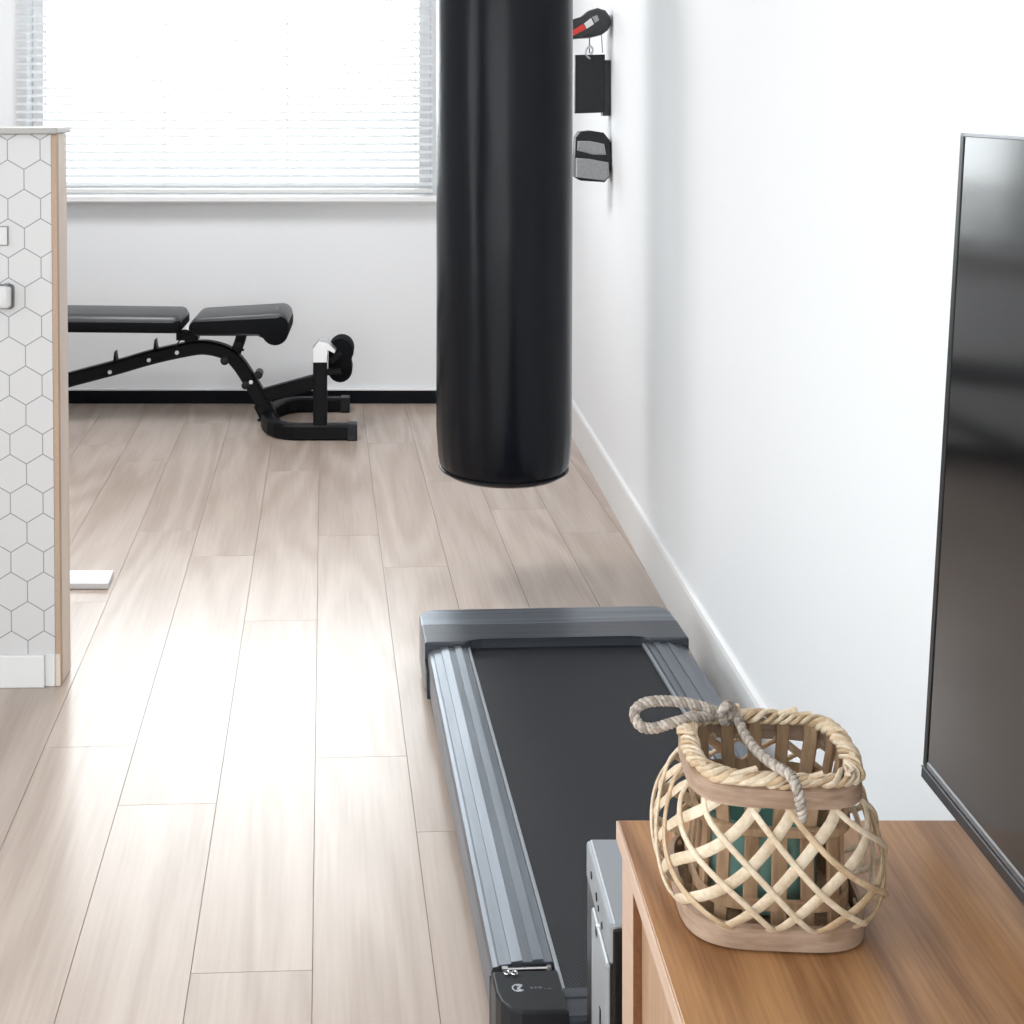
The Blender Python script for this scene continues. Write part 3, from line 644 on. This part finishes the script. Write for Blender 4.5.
# near end: corner caps, recess with adjuster bolt, roller housing
for s in (1, -1):
    xs = [x*s for x in (-hw_-.002, -hw_+RW-.002)]
    o_ = [(xs[0], -hl+.085), (xs[0], -hl+.040), (xs[0]+s*.005, -hl+.022), (xs[0]+s*.015, -hl+.008), (xs[0]+s*.030, -hl), (xs[1], -hl), (xs[1], -hl+.085)]
    bm = B(); prism(bm, o_, 'z', .004, .118, .004, 3); cap = TM('corner_cap', bm, M_blackpl)
    bm = B(); box(bm, (min(xs), -hl+.084, .03), (max(xs), -hl+.107, .098), .001); TM('adjuster_recess', bm, M_black)
    bm = B(); yb = -hl+.096; cyl(bm, (xs[0]+s*.022, yb, .112), (xs[1]-s*.010, yb, .112), .0028, 10)
    lathe(bm, [(.005, -.004), (.005, .004)], (xs[0]+s*.020, yb, .112), 8, 'x'); lathe(bm, [(.0045, -.003), (.0045, .003)], (xs[1]-s*.010, yb, .112), 6, 'x')
    TM('adjuster_bolt', bm, M_steel, smooth=False)
    bm = B()
    for q in (0, 1):
        cc = Vector((xs[0]+s*(.021+.010*q), -hl+.079-.001*q, .1195)); sweep(bm, [cc+Vector((.0038*math.cos(2*math.pi*k/14), .0038*math.sin(2*math.pi*k/14), 0)) for k in range(14)], .0014, seg=6, closed=True)
    TM('wire_loop', bm, M_steel, smooth=True)
    for py_ in (-hl+.05, hl-.15):
        bm = B(); lathe(bm, [(.018, 0), (.02, .004), (.016, .022)], (s*(hw_-.06), py_, 0), 20); TM('rubber_foot', bm, M_foam, smooth=True)
    if s == 1:    # pale printed emblem and faint lettering strokes
        bm = B(); ec = Vector((-hw_+.030, -hl+.048, .1183))
        sweep(bm, [ec+Vector((.008*math.cos(a), .007*math.sin(a), 0)) for a in [math.radians(40+280*k/20) for k in range(21)]], .0010, .0003, seg=6, up=(0,0,1))
        sweep(bm, catmull([ec+Vector(p) for p in ((-.002,.005,0),(.004,.003,0),(-.001,-.001,0),(.003,-.004,0),(-.003,-.005,0))], 5), .0012, .0003, seg=6, up=(0,0,1))
        TM('emblem', bm, M_line, cap)
        bm = B()
        for k, (dx, ln) in enumerate(((.016,.004),(.022,.003),(.027,.005),(.035,.002),(.039,.006))):
            box(bm, (ec.x+dx, ec.y-.0025-(k>2)*.002, .1180), (ec.x+dx+ln, ec.y-.001-(k>2)*.002+(k<3)*.002, .1184))
        TM('lettering', bm, mat('faint_print', (.10,.105,.115), .5), cap)
bm = B(); prism(bm, [(-hl+.001, .01), (-hl, .103), (-hl+.004, .108), (-hl+.034, .110), (-hl+.036, .112), (-hl+.052, .113), (-hl+.052, .09), (-hl+.03, .01)], 'x', -hw_+RW-.001, hw_-RW+.001); TM('roller_housing', bm, M_cover2)

# ---------------------------------------------------------------- computer tower between treadmill and cabinet
X0, Y0_, Y1_, HH = .2545, 1.532, 1.708, .385
t = thing('computer_tower', 'black and grey computer tower standing between the treadmill and cabinet', 'computer', (X0+.19, (Y0_+Y1_)/2, 0))
bm = B(); box(bm, (X0+.0035, Y0_-.0012, .006), (X0+.40, Y1_, HH-.005), .003); obj('case_body', bm, M_case_black, t)
bm = B(); box(bm, (X0+.004, Y0_-.0012, HH-.006), (X0+.40, Y1_+.001, HH), .003); obj('top_panel', bm, M_case_grey, t)
bm = B(); box(bm, (X0, Y0_, .338), (X0+.013, Y1_, HH-.001), .004, 3); fp = obj('front_bezel', bm, M_case_grey, t)
bm = B(); box(bm, (X0+.001, Y0_+.001, .006), (X0+.013, Y1_-.001, .339), .002); obj('front_panel', bm, M_case_black, t)
bm = B(); box(bm, (X0-.003, Y0_+.003, .03), (X0+.004, Y1_-.062, .337), .003); sp_ = obj('drive_cover', bm, M_case_silver, t)
bm = B(); box(bm, (X0-.0040, Y0_+.040, .05), (X0-.0025, Y0_+.048, .26), .0005); obj('cover_groove', bm, M_case_black, sp_)
for y_, z_, r in ((Y1_-.045, .365, .0045), (Y1_-.085, .362, .005), (Y1_-.10, .357, .0035), (Y1_-.125, .352, .004)):
    bm = B(); lathe(bm, [(r, -.0012), (r, .001)], (X0, y_, z_), 14, 'x'); obj('port', bm, M_case_black, fp)
bm = B(); lathe(bm, [(.007, -.003), (.008, .001)], (X0, Y1_-.100, .330), 16, 'x'); obj('power_button', bm, M_chrome, fp, smooth=True)
for x_ in (X0+.04, X0+.36):
    for y_ in (Y0_+.02, Y1_-.02):
        bm = B(); lathe(bm, [(.009, 0), (.009, .007)], (x_, y_, 0), 12); obj('foot', bm, M_foam, t)

# ---------------------------------------------------------------- television cabinet
CX, CY1, CY0, CZ = .2567, 1.50, .12, .52
t = thing('media_cabinet', 'low warm oak media cabinet along the right wall under the television', 'cabinet', ((CX+XR)/2, (CY0+CY1)/2, 0))
bm = B(); box(bm, (CX+.002, CY0, CZ-.022), (XR-.015, CY1, CZ), .0012); tp = obj('cabinet_top', bm, M_cab, t)
bm = B(); box(bm, (CX, CY0, CZ-.0215), (CX+.0025, CY1, CZ-.0006), .0008); obj('edge_banding', bm, M_cabedge, tp)
bx_ = CX+.006
bm = B(); box(bm, (bx_, CY1-.068, .06), (XR-.02, CY1-.004, CZ-.022), .001); obj('side_panel', bm, M_cabedge, t)
bm = B(); box(bm, (bx_, CY0+.004, .06), (XR-.02, CY0+.068, CZ-.022), .001); obj('side_panel', bm, M_cabedge, t)
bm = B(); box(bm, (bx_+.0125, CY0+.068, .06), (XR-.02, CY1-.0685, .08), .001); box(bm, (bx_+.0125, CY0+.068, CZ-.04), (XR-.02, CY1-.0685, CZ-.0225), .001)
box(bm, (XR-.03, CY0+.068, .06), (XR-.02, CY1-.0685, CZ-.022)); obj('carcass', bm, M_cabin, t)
bm = B(); box(bm, (bx_+.0005, CY1-.0695, .06), (bx_+.03, CY1-.0682, CZ-.023)); obj('gap_shade_strip', bm, M_cabin, t)  # thin dark sheet painting the shade in the gap beside the door
ym = (CY0+CY1)/2
for a, b_ in ((CY0+.070, ym-.002), (ym+.002, CY1-.0715)):
    bm = B(); box(bm, (bx_+.009, a, .062), (bx_+.025, b_, CZ-.024), .001); d = obj('door', bm, M_cabdoor, t)
    hy = ym-.05 if b_ < ym else ym+.05
    bm = B(); lathe(bm, [(.006, .002), (.006, -.012), (.012, -.018), (.012, -.024)], (bx_+.009, hy, .36), 20, 'x'); obj('knob', bm, M_chrome, d, smooth=True)
for x_ in (CX+.05, XR-.07):
    for y_ in (CY0+.06, CY1-.06):
        bm = B(); lathe(bm, [(.016, 0), (.022, .061)], (x_, y_, 0), 20); obj('leg', bm, M_cabedge, t, smooth=True)

# ---------------------------------------------------------------- television, tipped back on its wall bracket
TY1 = 1.51
tp_ = P(960.5, 133, TY1); bt_ = P(922, 776.5, TY1)
tilt = math.atan2(tp_.x-bt_.x, tp_.z-bt_.z); Ht = (tp_-bt_).length; Lt = 1.24
t = thing('television', 'large flat black television mounted on the right wall above the cabinet', 'television', tuple(bt_), (0, tilt, 0))
def TV(name, bm, m, parent=t, smooth=False): return obj(name, bm, m, parent, smooth=smooth, local=True)
bm = B(); box(bm, (.004, -Lt, .001), (.022, 0, Ht-.001), .002); TV('housing', bm, M_case_black)
bm = B(); box(bm, (0.0012, -Lt+.006, .022), (.006, -.0085, Ht-.004)); TV('screen', bm, M_screen)
bm = B()
box(bm, (0, -.009, .014), (.010, 0, Ht), .0006); TV('side_bezel', bm, M_case_black)
bm = B(); box(bm, (0, -Lt, .014), (.010, -Lt+.0045, Ht), .0006); TV('side_bezel', bm, M_case_black)
bm = B(); box(bm, (0, -Lt, Ht-.004), (.022, 0, Ht), .0008); TV('top_bezel', bm, M_bezelbright)
bm = B(); box(bm, (-.0015, -Lt, 0), (.020, 0, .0125), .0012); TV('bottom_bezel', bm, M_bezel)
bm = B(); box(bm, (-.0022, -Lt, .0120), (.003, 0, .0132), .0004); TV('trim_line', bm, M_bezelbright)
bm = B(); prism(bm, [(.0005, .0145), (.0005, .0195), (.0025, .0225), (.006, .0225), (.006, .0145)], 'y', -Lt+.005, -.005); TV('lower_strip', bm, M_bezelbright)
bm = B(); box(bm, (.022, -Lt*.75, Ht*.15), (.050, -Lt*.25, Ht*.6), .008); TV('rear_electronics', bm, M_case_black)
w0 = XR-.002
bm = B(); box(bm, (w0-.055, TY1-Lt*.6, bt_.z+.25), (w0, TY1-Lt*.4, bt_.z+.42), .002); obj('wall_bracket', bm, M_case_black, t)

# ---------------------------------------------------------------- woven lantern
LX, LY, LZ = .3785, 1.352, CZ+.0005
ROT = math.radians(-4)
t = thing('rattan_lantern', 'woven rattan lantern with rope handle standing on the oak cabinet', 'lantern', (LX, LY, LZ))
def se_pt(a, A, Bb, n=2.9):
    c, s = math.cos(a), math.sin(a)
    return Vector((A*math.copysign(abs(c)**(2/n), c), Bb*math.copysign(abs(s)**(2/n), s), 0))
AA, BB_ = .0815, .081
Rz = Matrix.Rotation(ROT, 3, 'Z')
# even parametrisation of the rounded-square section
_N = 720; _p = [se_pt(2*math.pi*k/_N, AA, BB_, 4.0) for k in range(_N+1)]; _l = [0]
for k in range(_N): _l.append(_l[-1]+(_p[k+1]-_p[k]).length)
def sec(u, s=1.0, off=0.0):
    """point and outward normal of the section at share u of the way round"""
    d = (u % 1)*_l[-1]; lo, hi = 0, _N
    while hi-lo > 1:
        m_ = (lo+hi)//2
        if _l[m_] <= d: lo = m_
        else: hi = m_
    f = (d-_l[lo])/max(1e-9, _l[hi]-_l[lo]); p = _p[lo].lerp(_p[hi], f)
    tg = (_p[hi]-_p[lo]).normalized(); nn = Vector((tg.y, -tg.x, 0))
    if nn.dot(p) < 0: nn = -nn
    if not isinstance(s, tuple): s = (s, s)
    return Rz @ (Vector((p.x*s[0], p.y*s[1], 0))+nn*off), Rz @ nn
L0 = Vector((LX, LY, LZ))
def shape(h):      # narrows and leans a little towards the rim
    k = min(1, max(0, h/.15)); return (1-.05*k, 1-.17*k)
def lean(h): return Vector((.005*h/.15, 0, 0))
def bulge(h):
    u = min(1, max(0, (h-.018)/.110)); return .023*math.sin(math.pi*u**.75)**.75 if 0 < u < 1 else 0
def hoop(z0, z1, s, off, th, m, name, sag=0, n=120):
    bm = B(); R_ = []
    for k in range(n):
        p, nn = sec(k/n, tuple(s*q_ for q_ in shape(z0)), off); zz = 0
        q = L0+p+lean(z0)
        R_.append([bm.verts.new(q+Vector((0,0,z0+zz))), bm.verts.new(q+nn*th+Vector((0,0,z0+.002+zz))), bm.verts.new(q+nn*th+Vector((0,0,z1-.002+zz))), bm.verts.new(q+Vector((0,0,z1+zz)))])
    for k in range(n):
        a, b_ = R_[k], R_[(k+1)%n]
        for j in range(4): bm.faces.new([a[j], a[(j+1)%4], b_[(j+1)%4], b_[j]])
    return obj(name, bm, m, t, smooth=True)
hoop(0, .024, 1, .002, .005, M_hoop, 'base_hoop')
hoop(.127, .148, 1, .001, .005, M_hoop, 'upper_hoop')
bm = B(); prism(bm, [tuple((sec(k/60, .98)[0]).xy) for k in range(60)], 'z', .002, .008)
bm.transform(Matrix.Translation(L0)); obj('base_board', bm, M_slat, t)
# inner cage: upright slats and two rails
NS = 18
for k in range(NS):
    u = (k+.5)/NS; p, nn = sec(u, .86); q = L0+p; pm, _ = sec(u, tuple(.84*q_ for q_ in shape(.09))); qm = L0+pm+lean(.09); p2, _ = sec(u, tuple(.95*q_ for q_ in shape(.15))); q2 = L0+p2+lean(.15)
    bm = B(); wv = random.uniform(.0062, .0075)
    sweep(bm, [q+Vector((0,0,.008)), qm+Vector((0,0,.09)), q2+Vector((0,0,.135)), q2+Vector((0,0,.152))], wv, .0022, rect=True, up=nn)
    obj('upright_slat', bm, M_slat, t)
hoop(.028, .040, .86, .002, .003, M_slat, 'cage_rail'); hoop(.096, .107, .88, .002, .003, M_slat, 'cage_rail')
# diagonal lattice
NA = 14; TURN = .20
for k in range(NA):
    for sgn in (1, -1):
        pts, ups = [], []; jit = random.uniform(-.006, .006); n = 26; j2 = random.uniform(-.004, .004)
        for i in range(n+1):
            f = i/n; h = .017+.114*f; u = (k+.5*(sgn > 0))/NA+jit+sgn*TURN*(f-.5)+j2*math.sin(math.pi*f)
            wv = .0016*(1 if sgn < 0 else -1)
            p, nn = sec(u, shape(h), .0005+.004*min(1, f*9, (1-f)*9)+bulge(h)+wv*min(1, f*6, (1-f)*6)); p = p+lean(h)
            dh = .002; sl = (bulge(h+dh)-bulge(h-dh))/(2*dh)
            pts.append(L0+p+Vector((0,0,h))); ups.append((nn-Vector((0,0,sl))).normalized())
        bm = B()
        if sgn > 0: sweep(bm, pts, .0052, .0018, seg=8, up=ups)
        else: sweep(bm, pts, .0031, .0020, seg=8, up=ups)
        obj('lattice_strand', bm, random.choice([M_rattan, M_rattan, M_rattan2]) if sgn < 0 else random.choice([M_rattan, M_rattan, M_rattan, M_rattan2]), t, smooth=True)
# plaited rim
NR = 220
for q in range(5):
    ph = 2*math.pi*q/5; pts = []; amp = random.Random(q)
    for k in range(NR):
        u = k/NR; p, nn = sec(u, shape(.15), 0); p = p+lean(.15); a = ph+2*math.pi*11*u+.5*math.sin(9*2*math.pi*u+q)
        r1 = .0078+.0016*math.sin(2*math.pi*u*7+q*2.1)
        pts.append(L0+p+nn*(-.001+r1*math.cos(a)*.9)+Vector((0,0,.1520+.0040*math.sin(a)+.0015*math.sin(2*math.pi*3*u+q))))
    bm = B(); sweep(bm, pts, .0033, .0025, seg=8, closed=True); obj('rim_plait', bm, M_rattan if q % 3 else M_rattan2, t, smooth=True)
# loose cut ends of cane poking from the rim
rr = random.Random(11)
for q in range(16):
    u = rr.random(); p, nn = sec(u, shape(.15), 0); p = p+lean(.15); tgv = Vector((-nn.y, nn.x, 0)); a0 = L0+p+Vector((0,0,.157))
    dv = (tgv*rr.choice((-1, 1))+nn*rr.uniform(-.4,.4)+Vector((0,0,rr.uniform(.1,.45)))).normalized()
    bm = B(); sweep(bm, [a0-dv*.010, a0+dv*rr.uniform(.008,.018)], .0028, .0016, rect=True); obj('cane_end', bm, M_rattan, t)
# twisted rope handle
def rope(path, R, r, pitch, parent, name):
    pts = catmull(path, 14); T, N = frames(pts); d = [0]
    for i in range(1, len(pts)): d.append(d[-1]+(pts[i]-pts[i-1]).length)
    # resample evenly
    tot = d[-1]; m_ = int(tot/.0016); ev = []; j = 0
    for i in range(m_+1):
        x = tot*i/m_
        while j < len(d)-2 and d[j+1] < x: j += 1
        ev.append(pts[j].lerp(pts[j+1], (x-d[j])/max(1e-9, d[j+1]-d[j])))
    T, N = frames(ev); bm = B()
    for s in range(3):
        sp = []
        for i, p in enumerate(ev):
            a = 2*math.pi*(tot*i/m_)/pitch+s*2.0944; bn = T[i].cross(N[i])
            sp.append(p+(N[i]*math.cos(a)+bn*math.sin(a))*R)
        n0 = len(bm.faces); sweep(bm, sp, r, seg=8); bm.faces.ensure_lookup_table()
        if s == 2:
            for f in bm.faces[n0:]: f.material_index = 1
    return obj(name, bm, [M_rope, M_ropedark], parent, smooth=True)
KY = 1.415
rope([P(803,820,1.250), P(801,806,1.248), P(797,788,1.250), P(789,774,1.270), P(774,765,1.295), P(758,752,1.335), P(747,738,1.375), P(740,724,1.400), P(735,714,1.412), P(727,709,1.418), P(718,712,1.415)],
     .0030, .0024, .014, t, 'rope_handle')
rope([P(736,716,1.420), P(718,712,1.412), P(700,706,1.410), P(680,702,1.41), P(660,701,1.41), P(645,703,1.41), P(636,709,1.41), P(635,718,1.40), P(642,727,1.395), P(655,728,1.395), P(672,723,1.395), P(692,718,1.40), P(712,716,1.41), P(728,717,1.424)],
     .0032, .0026, .015, t, 'rope_loop')
rope([P(724,722,1.405), P(722,712,1.399), P(728,705,1.405), P(733,710,1.420), P(731,720,1.424), P(725,722,1.410)], .0025, .0027, .015, t, 'rope_knot')
# glass cup inside
t = thing('glass_candle_cup', 'teal green glass cup standing inside the rattan lantern', 'glass', (LX-.001, LY, LZ+.0085))
bm = B(); R1 = .054
lathe(bm, [(.001, .001), (R1*.86, .001), (R1*.93, .004), (R1*.97, .02), (R1, .086), (R1, .088), (R1-.0035, .088), (R1-.004, .084), (R1*.90, .018), (R1*.84, .009), (.001, .008)], (LX-.001, LY, LZ+.0085), 56, cap=False)
obj('cup', bm, M_teal, t, smooth=True)
